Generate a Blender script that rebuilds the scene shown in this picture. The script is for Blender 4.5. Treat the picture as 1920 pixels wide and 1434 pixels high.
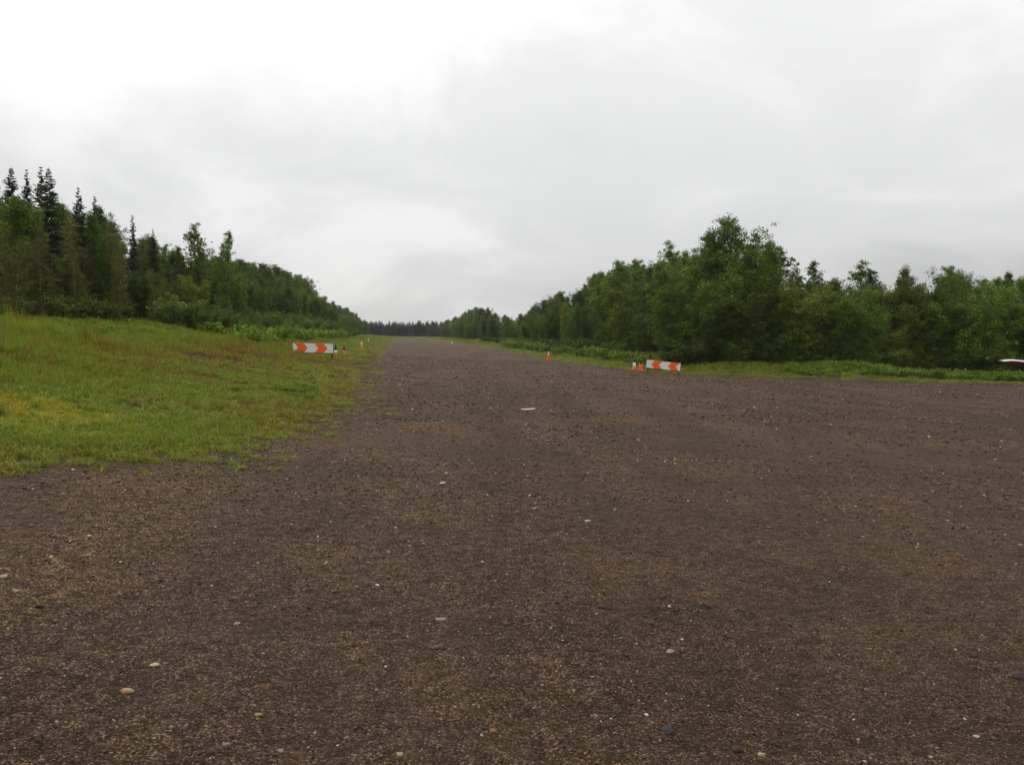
import bpy, math, random
import numpy as np
from mathutils import Vector, Euler, Matrix

for o in list(bpy.data.objects): bpy.data.objects.remove(o)
sc = bpy.context.scene
C = sc.collection
R = math.radians
rng = np.random.default_rng(11)
random.seed(5)

# ------------------------------------------------------------------ camera
F = 1663.0                      # focal length in photograph pixels (1920 wide)
HZ = 626.0                      # row of the horizon
CAMZ = 1.7
PITCH = math.atan((717.0 - HZ) / F)
cam = bpy.data.cameras.new('camera'); cam.sensor_width = 36.0; cam.lens = 36.0 * F / 1920.0
cam.clip_start = 0.05; cam.clip_end = 20000.0
cob = bpy.data.objects.new('camera', cam); C.objects.link(cob)
cob.location = (0, 0, CAMZ); cob.rotation_euler = (math.pi / 2 - PITCH, 0, 0)
sc.camera = cob

# ------------------------------------------------------------------ sky, sun, exposure
SUN_EL, SUN_AZ = R(52), R(-35)          # azimuth measured from straight ahead (+Y) towards the right
W = bpy.data.worlds.new('World'); sc.world = W; W.use_nodes = True
nt = W.node_tree; nt.nodes.clear()
def N(tree, t, **kw):
    n = tree.nodes.new(t)
    for k, v in kw.items():
        if k == 'op': n.operation = v
        elif k.startswith('i_'): n.inputs[int(k[2:])].default_value = v
        else: setattr(n, k, v)
    return n
def L(tree, a, b): tree.links.new(a, b)
def ramp(tree, fac, stops, interp='LINEAR'):
    r = tree.nodes.new('ShaderNodeValToRGB'); e = r.color_ramp.elements; r.color_ramp.interpolation = interp
    while len(e) < len(stops): e.new(0.5)
    for i, (p, c) in enumerate(stops):
        e[i].position = p; e[i].color = (c, c, c, 1) if not hasattr(c, '__len__') else (*c[:3], 1)
    if fac is not None: tree.links.new(fac, r.inputs[0])
    return r.outputs[0]
sky = N(nt, 'ShaderNodeTexSky', sky_type='NISHITA', sun_disc=False)
sky.sun_elevation = SUN_EL; sky.sun_rotation = SUN_AZ
bg1 = N(nt, 'ShaderNodeBackground'); bg1.inputs[1].default_value = 0.08
L(nt, sky.outputs[0], bg1.inputs[0])
tc = N(nt, 'ShaderNodeTexCoord'); sx = N(nt, 'ShaderNodeSeparateXYZ'); L(nt, tc.outputs['Generated'], sx.inputs[0])
zc = N(nt, 'ShaderNodeMath', op='MAXIMUM', i_1=0.0); L(nt, sx.outputs[2], zc.inputs[0])
zz = N(nt, 'ShaderNodeMath', op='ADD', i_1=0.40); L(nt, zc.outputs[0], zz.inputs[0])
dx = N(nt, 'ShaderNodeMath', op='DIVIDE'); L(nt, sx.outputs[0], dx.inputs[0]); L(nt, zz.outputs[0], dx.inputs[1])
dy = N(nt, 'ShaderNodeMath', op='DIVIDE'); L(nt, sx.outputs[1], dy.inputs[0]); L(nt, zz.outputs[0], dy.inputs[1])
cx = N(nt, 'ShaderNodeCombineXYZ'); L(nt, dx.outputs[0], cx.inputs[0]); L(nt, dy.outputs[0], cx.inputs[1])
mp = N(nt, 'ShaderNodeMapping'); mp.inputs['Location'].default_value = (21.481, -9.254, 0); L(nt, cx.outputs[0], mp.inputs[0])
n1 = N(nt, 'ShaderNodeTexNoise'); n1.inputs['Scale'].default_value = 0.55; n1.inputs['Detail'].default_value = 3
n1.inputs['Roughness'].default_value = 0.5; n1.inputs['Distortion'].default_value = 0.4; L(nt, mp.outputs[0], n1.inputs['Vector'])
n1b = N(nt, 'ShaderNodeTexNoise'); n1b.inputs['Scale'].default_value = 1.9; n1b.inputs['Detail'].default_value = 8
n1b.inputs['Roughness'].default_value = 0.56; n1b.inputs['Distortion'].default_value = 0.5; L(nt, mp.outputs[0], n1b.inputs['Vector'])
n1m = N(nt, 'ShaderNodeMix', i_0=0.42); L(nt, n1.outputs[0], n1m.inputs[2]); L(nt, n1b.outputs[0], n1m.inputs[3])
cloud = ramp(nt, n1m.outputs[0], [(0.36, (0.70, 0.70, 0.71)), (0.5, (0.94, 0.94, 0.937)), (0.63, (1.16, 1.155, 1.145))], 'EASE')
# overcast luminance: three times brighter at the zenith than at the horizon
lum = N(nt, 'ShaderNodeMath', op='MULTIPLY_ADD', i_1=0.95, i_2=0.68); L(nt, zc.outputs[0], lum.inputs[0])
bg2 = N(nt, 'ShaderNodeBackground'); L(nt, cloud, bg2.inputs[0]); L(nt, lum.outputs[0], bg2.inputs[1])
mx = N(nt, 'ShaderNodeMixShader', i_0=0.95); L(nt, bg1.outputs[0], mx.inputs[1]); L(nt, bg2.outputs[0], mx.inputs[2])
wo = N(nt, 'ShaderNodeOutputWorld'); L(nt, mx.outputs[0], wo.inputs[0])

sl = bpy.data.lights.new('sun', 'SUN'); sl.energy = 0.8; sl.angle = R(50); sl.color = (1, 0.97, 0.92)
so = bpy.data.objects.new('sun', sl); C.objects.link(so)
sd = Vector((math.sin(SUN_AZ) * math.cos(SUN_EL), math.cos(SUN_AZ) * math.cos(SUN_EL), math.sin(SUN_EL)))
so.rotation_euler = sd.to_track_quat('Z', 'Y').to_euler()
so.location = (-20, 30, 60)
vs = sc.view_settings
vs.view_transform = 'Standard'; vs.look = 'None'; vs.exposure = 0.0; vs.gamma = 1.0; vs.use_curve_mapping = False
sc.cycles.use_denoising = True; sc.cycles.denoising_prefilter = 'ACCURATE'; sc.cycles.use_adaptive_sampling = False
sc.cycles.max_bounces = 6; sc.cycles.diffuse_bounces = 3; sc.cycles.transmission_bounces = 4; sc.cycles.volume_bounces = 0

# ------------------------------------------------------------------ numpy helpers
def hash2(ix, iy, s):
    v = np.sin(ix * 127.1 + iy * 311.7 + s * 74.7) * 43758.5453
    return v - np.floor(v)
def vnoise(x, y, s=0):
    ix, iy = np.floor(x), np.floor(y); fx, fy = x - ix, y - iy
    fx = fx * fx * (3 - 2 * fx); fy = fy * fy * (3 - 2 * fy)
    a = hash2(ix, iy, s); b = hash2(ix + 1, iy, s); c = hash2(ix, iy + 1, s); d = hash2(ix + 1, iy + 1, s)
    return (a + (b - a) * fx) * (1 - fy) + (c + (d - c) * fx) * fy
def fbm(x, y, s=0, o=4):
    v = 0; a = 0.5
    for k in range(o):
        v = v + a * vnoise(x * 2 ** k + 17.3 * k, y * 2 ** k + 9.1 * k, s + k); a *= 0.5
    return v / (1 - 0.5 ** o)
def sstep(a, b, x):
    t = np.clip((x - a) / (b - a), 0, 1); return t * t * (3 - 2 * t)

# ------------------------------------------------------------------ terrain shape (metres; runway axis runs along (-0.13, 1))
PU = [-60, -40, -22, -14, -10, -7, -4.3, -2, 0, 16, 20, 40, 80]
PZ = [2.95, 2.75, 2.42, 2.03, 1.52, 0.98, 0.44, 0.13, 0.0, -0.75, -0.9, -1.3, -1.6]
def gsm(x, y):
    x = np.asarray(x, float); y = np.asarray(y, float)
    u = x + 0.13 * y; z = 0
    for o in (-1.4, -0.7, 0, 0.7, 1.4): z = z + np.interp(u + o, PU, PZ)
    z = z / 5
    return z * (1 - 0.58 * sstep(70, 240, y))
def ray(px, py):
    v = Vector((px - 960.0, -(py - 717.0), -F)); v.rotate(cob.rotation_euler); return v.normalized()
def at(px, py):
    v = ray(px, py); t0 = 1.0
    t = 1.0
    while t < 3000:
        p = Vector((0, 0, CAMZ)) + v * t
        if p.z < float(gsm(p.x, p.y)): break
        t0 = t; t *= 1.02
    a, b = t0, t
    for _ in range(30):
        m = (a + b) / 2; p = Vector((0, 0, CAMZ)) + v * m
        if p.z < float(gsm(p.x, p.y)): b = m
        else: a = m
    p = Vector((0, 0, CAMZ)) + v * b
    return p.x, p.y
left_px = [(0, 886), (150, 866), (300, 856), (370, 851), (450, 832), (520, 810), (600, 790), (640, 768), (662, 740), (676, 712),
           (686, 692), (700, 672), (712, 656), (730, 642), (741, 634.5)]
right_px = [(800, 634), (832, 640), (900, 649), (940, 655), (1030, 673), (1140, 689), (1190, 695), (1300, 702), (1500, 709), (1640, 715),
            (1760, 718), (1920, 719)]
edgeL = [at(*p) for p in left_px]; edgeR = [at(*p) for p in right_px]
poly = np.array([(-30, 3.0), (-9, 6.0)] + edgeL + edgeR + [(75, 50), (75, -40), (-30, -40)])
def sdist(x, y):
    """signed distance to the gravel outline, negative on gravel"""
    x = np.asarray(x, float); y = np.asarray(y, float)
    d = np.full(x.shape, 1e9); ins = np.zeros(x.shape, bool)
    n = len(poly)
    for i in range(n):
        ax, ay = poly[i]; bx, by = poly[(i + 1) % n]
        ex, ey = bx - ax, by - ay
        t = np.clip(((x - ax) * ex + (y - ay) * ey) / (ex * ex + ey * ey), 0, 1)
        d = np.minimum(d, np.hypot(x - ax - t * ex, y - ay - t * ey))
        c = (ay > y) != (by > y)
        with np.errstate(divide='ignore', invalid='ignore'):
            xi = ex * (y - ay) / (ey if ey != 0 else 1e-9) + ax
        ins ^= c & (x < xi)
    return np.where(ins, -d, d)
def near_curve(x, y, pts):
    d = np.full(np.shape(x), 1e9)
    for (ax, ay), (bx, by) in zip(pts[:-1], pts[1:]):
        ex, ey = bx - ax, by - ay
        t = np.clip(((x - ax) * ex + (y - ay) * ey) / (ex * ex + ey * ey + 1e-9), 0, 1)
        d = np.minimum(d, np.hypot(x - ax - t * ex, y - ay - t * ey))
    return d
# low windrows of pushed-up gravel and the bare track past the left barricade
ridges = [([at(688, 673), at(730, 674), at(775, 674)], 0.10, 0.22), ([at(672, 692), at(720, 692), at(790, 694)], 0.09, 0.22),
          ([at(1500, 711), at(1570, 713), at(1640, 717)], 0.16, 0.35), ([at(1180, 697), at(1240, 702), at(1310, 706)], 0.09, 0.3),
          ([at(420, 735), at(500, 740), at(560, 744)], 0.06, 0.25)]
track = [at(250, 668), at(400, 664), at(520, 672), at(640, 682), at(720, 684)]
def bare(x, y):
    """how bare the turf is (0..1) along the track by the left barricade"""
    d = near_curve(x, y, track)
    return np.exp(-(d / 2.2) ** 2) * 0.75
def mask(x, y):
    s = sdist(x, y)
    r = np.hypot(x, y)
    wob = (fbm(x * 0.7, y * 0.7, 3) - 0.5) * 1.6 + (fbm(x * 3.1, y * 3.1, 7, 3) - 0.5) * 1.6
    wid = 1.0 + 0.7 * (x + 0.13 * y < 4)
    m = sstep(-wid, wid, s + wob * 1.1 * sstep(0, 60, 90 - np.minimum(r, 60)))
    return m
def worn(x, y):
    """0 loose coarse gravel .. 1 compacted fine surface"""
    u = x + 0.13 * y
    a = fbm(u * 0.9 + 3, y * 0.07, 91, 3); b = fbm(x * 0.28, y * 0.28, 95, 4)
    w = sstep(0.42, 0.66, 0.45 * a + 0.55 * b)
    wob = (fbm(x * 0.2, y * 0.2, 97, 2) - 0.5) * 1.4
    for cx_, cy_, r_ in ((26, 34, 27.0), (26, 34, 28.8), (40, 8, 33.5), (40, 8, 35.3)):
        w = np.maximum(w, 0.8 * np.exp(-((np.hypot(x - cx_, y - cy_) - r_ + wob) / 0.28) ** 2))
    for uu in (1.6, 3.4, 6.8, 8.5):
        w = np.maximum(w, 0.75 * np.exp(-((u - uu + wob) / 0.35) ** 2))
    return w
def ground_z(x, y):
    x = np.asarray(x, float); y = np.asarray(y, float)
    z = gsm(x, y); r = np.hypot(x, y)
    s = sdist(x, y); g = sstep(-0.3, 1.2, s)
    z = z + (fbm(x * 0.12, y * 0.12, 21, 3) - 0.5) * 0.16 * (1 - g) * sstep(3, 25, r)
    z = z + (fbm(x * 1.3, y * 1.3, 5, 4) - 0.5) * 0.065 + (fbm(x * 6, y * 6, 9, 3) - 0.5) * 0.026
    z = z + g * ((fbm(x * 0.35, y * 0.35, 31, 3) - 0.45) * np.where(x + 0.13 * y < 0, 0.3, 0.2) * sstep(0, 6, s))
    z = z + 0.55 * sstep(0.4, 7, s) * sstep(6, 10, x + 0.13 * y) * (1 - sstep(21, 28, x)) * (1 - 0.6 * sstep(70, 200, y))
    z = z - 0.022 * worn(x, y) * (1 - g)
    for pts, a, w in ridges:
        d = near_curve(x, y, pts)
        z = z + a * np.exp(-(d / w) ** 2) * (0.4 + 1.2 * vnoise(x * 1.7, y * 1.7, 40))
    return z
def gz1(x, y): return float(ground_z(np.array([x]), np.array([y]))[0])

def mesh_np(name, V, quads=None, tris=None, smooth=False):
    me = bpy.data.meshes.new(name)
    V = np.asarray(V, np.float32); me.vertices.add(len(V)); me.vertices.foreach_set('co', V.ravel())
    li = []; ls = []; tot = 0
    if quads is not None and len(quads):
        q = np.asarray(quads, np.int32); li.append(q.ravel()); ls.append(tot + 4 * np.arange(len(q))); tot += q.size
    if tris is not None and len(tris):
        t = np.asarray(tris, np.int32); li.append(t.ravel()); ls.append(tot + 3 * np.arange(len(t))); tot += t.size
    li = np.concatenate(li); ls = np.concatenate(ls).astype(np.int32)
    me.loops.add(len(li)); me.loops.foreach_set('vertex_index', li.astype(np.int32))
    me.polygons.add(len(ls)); me.polygons.foreach_set('loop_start', ls)
    me.polygons.foreach_set('use_smooth', np.full(len(ls), smooth))
    me.update(calc_edges=True); me.validate()
    return me
def obj(name, me, mat=None, parent=None):
    o = bpy.data.objects.new(name, me); C.objects.link(o)
    if mat is not None and me is not None and not me.materials: me.materials.append(mat)
    o.parent = parent
    return o
def tag(o, label=None, cat=None, group=None, kind=None):
    if label: o['label'] = label
    if cat: o['category'] = cat
    if group: o['group'] = group
    if kind: o['kind'] = kind
    return o

class MB:
    """collects boxes, tubes and lathes into one mesh"""
    def __init__(s): s.V = []; s.Q = []; s.T = []
    def add(s, V, Q=(), T=()):
        b = len(s.V); s.V += [tuple(v) for v in V]
        s.Q += [tuple(b + i for i in q) for q in Q]; s.T += [tuple(b + i for i in t) for t in T]; return s
    def box(s, c, d, rot=None, bev=0.0):
        x, y, z = d[0] / 2, d[1] / 2, d[2] / 2
        V = [Vector((i * x, j * y, k * z)) for i in (-1, 1) for j in (-1, 1) for k in (-1, 1)]
        if rot is not None: V = [rot @ v for v in V]
        V = [v + Vector(c) for v in V]
        return s.add(V, [(0, 1, 3, 2), (4, 6, 7, 5), (0, 4, 5, 1), (2, 3, 7, 6), (0, 2, 6, 4), (1, 5, 7, 3)])
    def lathe(s, prof, n=20, c=(0, 0, 0)):
        V = []; Q = []
        for r, z in prof:
            for k in range(n):
                a = 2 * math.pi * k / n; V.append((c[0] + r * math.cos(a), c[1] + r * math.sin(a), c[2] + z))
        for i in range(len(prof) - 1):
            for k in range(n):
                Q.append((i * n + k, i * n + (k + 1) % n, (i + 1) * n + (k + 1) % n, (i + 1) * n + k))
        return s.add(V, Q)
    def tube(s, pts, rad, n=6):
        pts = [Vector(p) for p in pts]; V = []; Q = []
        for i, p in enumerate(pts):
            d = (pts[min(i + 1, len(pts) - 1)] - pts[max(i - 1, 0)]).normalized()
            a = d.orthogonal().normalized(); b = d.cross(a)
            r = rad[i] if hasattr(rad, '__len__') else rad
            for k in range(n):
                t = 2 * math.pi * k / n; V.append(p + (a * math.cos(t) + b * math.sin(t)) * r)
        for i in range(len(pts) - 1):
            for k in range(n): Q.append((i * n + k, i * n + (k + 1) % n, (i + 1) * n + (k + 1) % n, (i + 1) * n + k))
        return s.add(V, Q)
    def mesh(s, name, smooth=False): return mesh_np(name, s.V, s.Q, s.T, smooth)
    def build(s, name, mat, parent=None, smooth=False): return obj(name, s.mesh(name, smooth), mat, parent)

# ------------------------------------------------------------------ materials
def newmat(name):
    m = bpy.data.materials.new(name); m.use_nodes = True; t = m.node_tree; t.nodes.clear()
    out = N(t, 'ShaderNodeOutputMaterial'); b = N(t, 'ShaderNodeBsdfPrincipled'); L(t, b.outputs[0], out.inputs[0])
    return m, t, b, out
def mixc(t, f, a, b, blend='MIX'):
    n = N(t, 'ShaderNodeMix', data_type='RGBA', blend_type=blend)
    for s, v in ((n.inputs[0], f), (n.inputs[6], a), (n.inputs[7], b)):
        if hasattr(v, 'links'): L(t, v, s)
        elif hasattr(v, '__len__'): s.default_value = (*v[:3], 1)
        else: s.default_value = v
    return n.outputs[2]
def mth(t, op, a, b=None, c=None):
    n = N(t, 'ShaderNodeMath', op=op)
    for i, v in enumerate((a, b, c)):
        if v is None: continue
        if hasattr(v, 'links'): L(t, v, n.inputs[i])
        else: n.inputs[i].default_value = v
    return n.outputs[0]
def noise(t, vec, scale, detail=4, rough=0.5):
    n = N(t, 'ShaderNodeTexNoise'); n.inputs['Scale'].default_value = scale; n.inputs['Detail'].default_value = detail
    n.inputs['Roughness'].default_value = rough
    if vec is not None: L(t, vec, n.inputs['Vector'])
    return n.outputs[0]
def leafmat(name, dark, light, trans=0.3, rough=0.5, spread=0.85):
    m, t, b, out = newmat(name)
    oi = N(t, 'ShaderNodeObjectInfo'); ge = N(t, 'ShaderNodeNewGeometry')
    c = mixc(t, ge.outputs['Random Per Island'], dark, light)
    hs = N(t, 'ShaderNodeHueSaturation'); L(t, c, hs.inputs['Color'])
    L(t, mth(t, 'MULTIPLY_ADD', oi.outputs['Random'], 0.045, 0.478), hs.inputs['Hue'])
    r2 = mth(t, 'FRACT', mth(t, 'MULTIPLY', oi.outputs['Random'], 7.31))
    L(t, mth(t, 'MULTIPLY_ADD', r2, spread, 1 - spread / 2), hs.inputs['Value'])
    hs.inputs['Saturation'].default_value = 1.0
    L(t, hs.outputs[0], b.inputs['Base Color']); b.inputs['Roughness'].default_value = rough
    b.inputs['Specular IOR Level'].default_value = 0.15
    tr = N(t, 'ShaderNodeBsdfTranslucent'); L(t, hs.outputs[0], tr.inputs[0])
    mxs = N(t, 'ShaderNodeMixShader', i_0=trans); L(t, b.outputs[0], mxs.inputs[1]); L(t, tr.outputs[0], mxs.inputs[2])
    L(t, mxs.outputs[0], out.inputs[0])
    return m
def plain(name, col, rough=0.6, var=0.15, scale=8.0, metal=0.0, spec=0.4):
    m, t, b, out = newmat(name)
    tcn = N(t, 'ShaderNodeTexCoord'); n = noise(t, tcn.outputs['Object'], scale, 5, 0.6)
    f = mth(t, 'MULTIPLY_ADD', n, 2 * var, 1 - var)
    c = mixc(t, 1.0, col, (1, 1, 1), 'MULTIPLY'); g = N(t, 'ShaderNodeCombineColor')
    for i in range(3): L(t, f, g.inputs[i])
    c = mixc(t, 1.0, col, g.outputs[0], 'MULTIPLY')
    L(t, c, b.inputs['Base Color']); b.inputs['Roughness'].default_value = rough; b.inputs['Metallic'].default_value = metal
    b.inputs['Specular IOR Level'].default_value = spec
    return m
def barkmat(name, a, bcol, scale):
    m, t, b, out = newmat(name)
    tcn = N(t, 'ShaderNodeTexCoord'); mpn = N(t, 'ShaderNodeMapping'); mpn.inputs['Scale'].default_value = (1, 1, 0.35)
    L(t, tcn.outputs['Object'], mpn.inputs[0])
    n = noise(t, mpn.outputs[0], scale, 5, 0.65)
    c = ramp(t, n, [(0.38, a), (0.6, bcol)]); L(t, c, b.inputs['Base Color']); b.inputs['Roughness'].default_value = 0.85
    bp = N(t, 'ShaderNodeBump'); bp.inputs['Strength'].default_value = 0.5; bp.inputs['Distance'].default_value = 0.02
    L(t, n, bp.inputs['Height']); L(t, bp.outputs[0], b.inputs['Normal'])
    return m

M = {}
M['poplar'] = leafmat('poplar_leaves', (0.0408, 0.0700, 0.0057), (0.1680, 0.2375, 0.0230), 0.3)
M['alder'] = leafmat('alder_leaves', (0.0480, 0.0750, 0.0046), (0.1920, 0.2500, 0.0207), 0.3)
M['birch'] = leafmat('birch_leaves', (0.058, 0.056, 0.004), (0.170, 0.155, 0.014), 0.3)
M['shrub'] = leafmat('shrub_leaves', (0.0537, 0.0914, 0.0062), (0.1613, 0.2311, 0.0248), 0.32)
M['spruce'] = leafmat('spruce_needles', (0.0261, 0.0375, 0.0145), (0.0798, 0.0990, 0.0377), 0.08, 0.6)
M['weed'] = leafmat('weed_leaves', (0.080, 0.135, 0.008), (0.200, 0.285, 0.025), 0.3)
M['brush'] = leafmat('brush_leaves', (0.0345, 0.0552, 0.0044), (0.1207, 0.1620, 0.0154), 0.3)
M['bark'] = barkmat('grey_brown_bark', (0.045, 0.036, 0.028), (0.13, 0.11, 0.09), 9)
M['birchbark'] = barkmat('pale_birch_bark', (0.10, 0.08, 0.065), (0.40, 0.37, 0.32), 7)

# ground: gravel where "turf" is 0, soil and low turf where it is 1
def ground_material():
    m, t, b, out = newmat('gravel_and_turf')
    ge = N(t, 'ShaderNodeNewGeometry'); P = ge.outputs['Position']
    at_ = N(t, 'ShaderNodeAttribute', attribute_name='turf'); turf = at_.outputs['Fac']
    def vor(scale, feat='F1'):
        v = N(t, 'ShaderNodeTexVoronoi', voronoi_dimensions='2D', feature=feat); v.inputs['Scale'].default_value = scale
        L(t, wp, v.inputs['Vector']); return v
    wn = N(t, 'ShaderNodeTexNoise', noise_dimensions='3D'); wn.inputs['Scale'].default_value = 30; L(t, P, wn.inputs['Vector'])
    wv = N(t, 'ShaderNodeVectorMath', operation='SCALE'); L(t, wn.outputs['Color'], wv.inputs[0]); wv.inputs['Scale'].default_value = 0.02
    wa = N(t, 'ShaderNodeVectorMath', operation='ADD'); L(t, P, wa.inputs[0]); L(t, wv.outputs[0], wa.inputs[1]); wp = wa.outputs[0]
    v1 = vor(130); v2 = vor(48); v3 = vor(14)
    c1 = N(t, 'ShaderNodeSeparateColor'); L(t, v1.outputs['Color'], c1.inputs[0])
    c2 = N(t, 'ShaderNodeSeparateColor'); L(t, v2.outputs['Color'], c2.inputs[0])
    c3 = N(t, 'ShaderNodeSeparateColor'); L(t, v3.outputs['Color'], c3.inputs[0])
    fine = ramp(t, c1.outputs[0], [(0, (0.0183, 0.0095, 0.0044)), (0.45, (0.0758, 0.0446, 0.0230)), (0.85, (0.1637, 0.1013, 0.0568)), (1, (0.4396, 0.3014, 0.1872))])
    mid = ramp(t, c2.outputs[0], [(0, (0.0167, 0.0090, 0.0041)), (0.55, (0.0789, 0.0465, 0.0247)), (0.92, (0.1698, 0.1082, 0.0628)), (1, (0.4547, 0.3220, 0.2052))])
    inside = ramp(t, v2.outputs['Distance'], [(0.28, 1.0), (0.42, 0.0)])
    pick = mth(t, 'MULTIPLY', inside, mth(t, 'GREATER_THAN', c2.outputs[1], 0.5))
    g = mixc(t, pick, fine, mid)
    clod = ramp(t, c3.outputs[0], [(0, 0.55), (0.55, 1.0), (1, 1.35)])
    g = mixc(t, 0.75, g, clod, 'MULTIPLY')
    big = noise(t, P, 0.42, 5, 0.62)
    bigc = ramp(t, big, [(0.3, (0.58, 0.56, 0.56)), (0.5, (1, 1, 1)), (0.70, (1.45, 1.39, 1.30))])
    g = mixc(t, 1.0, g, bigc, 'MULTIPLY')
    aw = N(t, 'ShaderNodeAttribute', attribute_name='worn')
    g = mixc(t, mth(t, 'MULTIPLY', aw.outputs['Fac'], 0.30), g, mixc(t, c1.outputs[1], (0.055, 0.037, 0.0225), (0.088, 0.061, 0.038)))
    mp2 = N(t, 'ShaderNodeMapping'); mp2.inputs['Rotation'].default_value = (0, 0, R(7)); mp2.inputs['Scale'].default_value = (1.0, 0.06, 1)
    L(t, P, mp2.inputs[0])
    tr = noise(t, mp2.outputs[0], 0.8, 3, 0.5)                                   # wheel-worn bands along the runway
    g = mixc(t, 0.8, g, ramp(t, tr, [(0.3, 0.74), (0.5, 1.0), (0.7, 1.2)]), 'MULTIPLY')
    n2 = noise(t, P, 4.5, 4, 0.65); n3 = noise(t, P, 0.9, 4, 0.6)
    soil = ramp(t, n2, [(0.3, (0.045, 0.038, 0.008)), (0.55, (0.075, 0.082, 0.010)), (0.75, (0.11, 0.115, 0.014))])
    brown = ramp(t, n2, [(0.3, (0.045, 0.033, 0.018)), (0.7, (0.095, 0.075, 0.032))])
    ab = N(t, 'ShaderNodeAttribute', attribute_name='bare')
    soil = mixc(t, mth(t, 'MULTIPLY', ab.outputs['Fac'], ramp(t, n3, [(0.35, 0.5), (0.6, 1.0)])), soil, brown)
    tf = ramp(t, mth(t, 'ADD', turf, mth(t, 'MULTIPLY_ADD', n2, 0.9, -0.45)), [(0.32, 0.0), (0.68, 1.0)])
    col = mixc(t, tf, g, soil)
    L(t, col, b.inputs['Base Color'])
    rg = ramp(t, big, [(0.35, 0.62), (0.7, 0.8)]); L(t, rg, b.inputs['Roughness'])
    b.inputs['Specular IOR Level'].default_value = 0.06
    h = mth(t, 'MULTIPLY', v1.outputs['Distance'], -0.5)
    h = mth(t, 'ADD', h, mth(t, 'MULTIPLY', mth(t, 'MULTIPLY', v2.outputs['Distance'], pick), -1.6))
    h = mth(t, 'ADD', h, mth(t, 'MULTIPLY', noise(t, P, 22, 5, 0.65), 2.2))
    h = mth(t, 'ADD', h, mth(t, 'MULTIPLY', noise(t, P, 5, 4, 0.65), 7.0))
    h = mth(t, 'ADD', h, mth(t, 'MULTIPLY', v3.outputs['Distance'], -1.6))
    bp = N(t, 'ShaderNodeBump'); bp.inputs['Strength'].default_value = 1.0; bp.inputs['Distance'].default_value = 0.024
    L(t, h, bp.inputs['Height']); L(t, bp.outputs[0], b.inputs['Normal'])
    return m
M['ground'] = ground_material()

# ------------------------------------------------------------------ ground sheets (finer near the viewer), split into gravel and turf
def build_ground():
    th = np.concatenate([np.linspace(-180, -60, 40)[:-1], np.linspace(-60, -44, 30)[:-1], np.linspace(-44, 44, 360)[:-1], np.linspace(44, 60, 30)[:-1], np.linspace(60, 180, 41)[:-1]])
    rr = np.concatenate([[0.0], np.geomspace(0.6, 140, 400), np.geomspace(145, 6000, 70)])
    n, k = len(rr), len(th)
    A, Rr = np.meshgrid(np.radians(th), rr)
    x = Rr * np.sin(A); y = Rr * np.cos(A)
    z = ground_z(x, y); far = sstep(500, 1500, Rr); z = z * (1 - far) + (-1.0) * far
    m = mask(x, y); br = bare(x, y); wr = worn(x, y)
    V = np.stack([x, y, z], -1).reshape(-1, 3); mf = m.ravel()
    i = np.arange(n - 1)[:, None]; j = np.arange(k)[None, :]
    q = np.stack([i * k + j, i * k + (j + 1) % k, (i + 1) * k + (j + 1) % k, (i + 1) * k + j], -1).reshape(-1, 4)[:, ::-1]
    gm = mf[q].mean(1) < 0.5
    for nm, sel in (('gravel_runway', gm), ('ground', ~gm)):
        qq = q[sel]; used = np.unique(qq); remap = np.zeros(len(V), np.int64); remap[used] = np.arange(len(used))
        me = mesh_np(nm, V[used], remap[qq], None, True)
        for an, src in (('turf', mf), ('bare', br.ravel()), ('worn', wr.ravel())):
            a_ = me.attributes.new(an, 'FLOAT', 'POINT'); a_.data.foreach_set('value', src[used].astype(np.float32))
        o = obj(nm, me, M['ground'])
        tag(o, 'dark brown gravel runway and apron' if nm == 'gravel_runway' else 'rough grassy ground beside the gravel', kind='structure')
build_ground()

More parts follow.
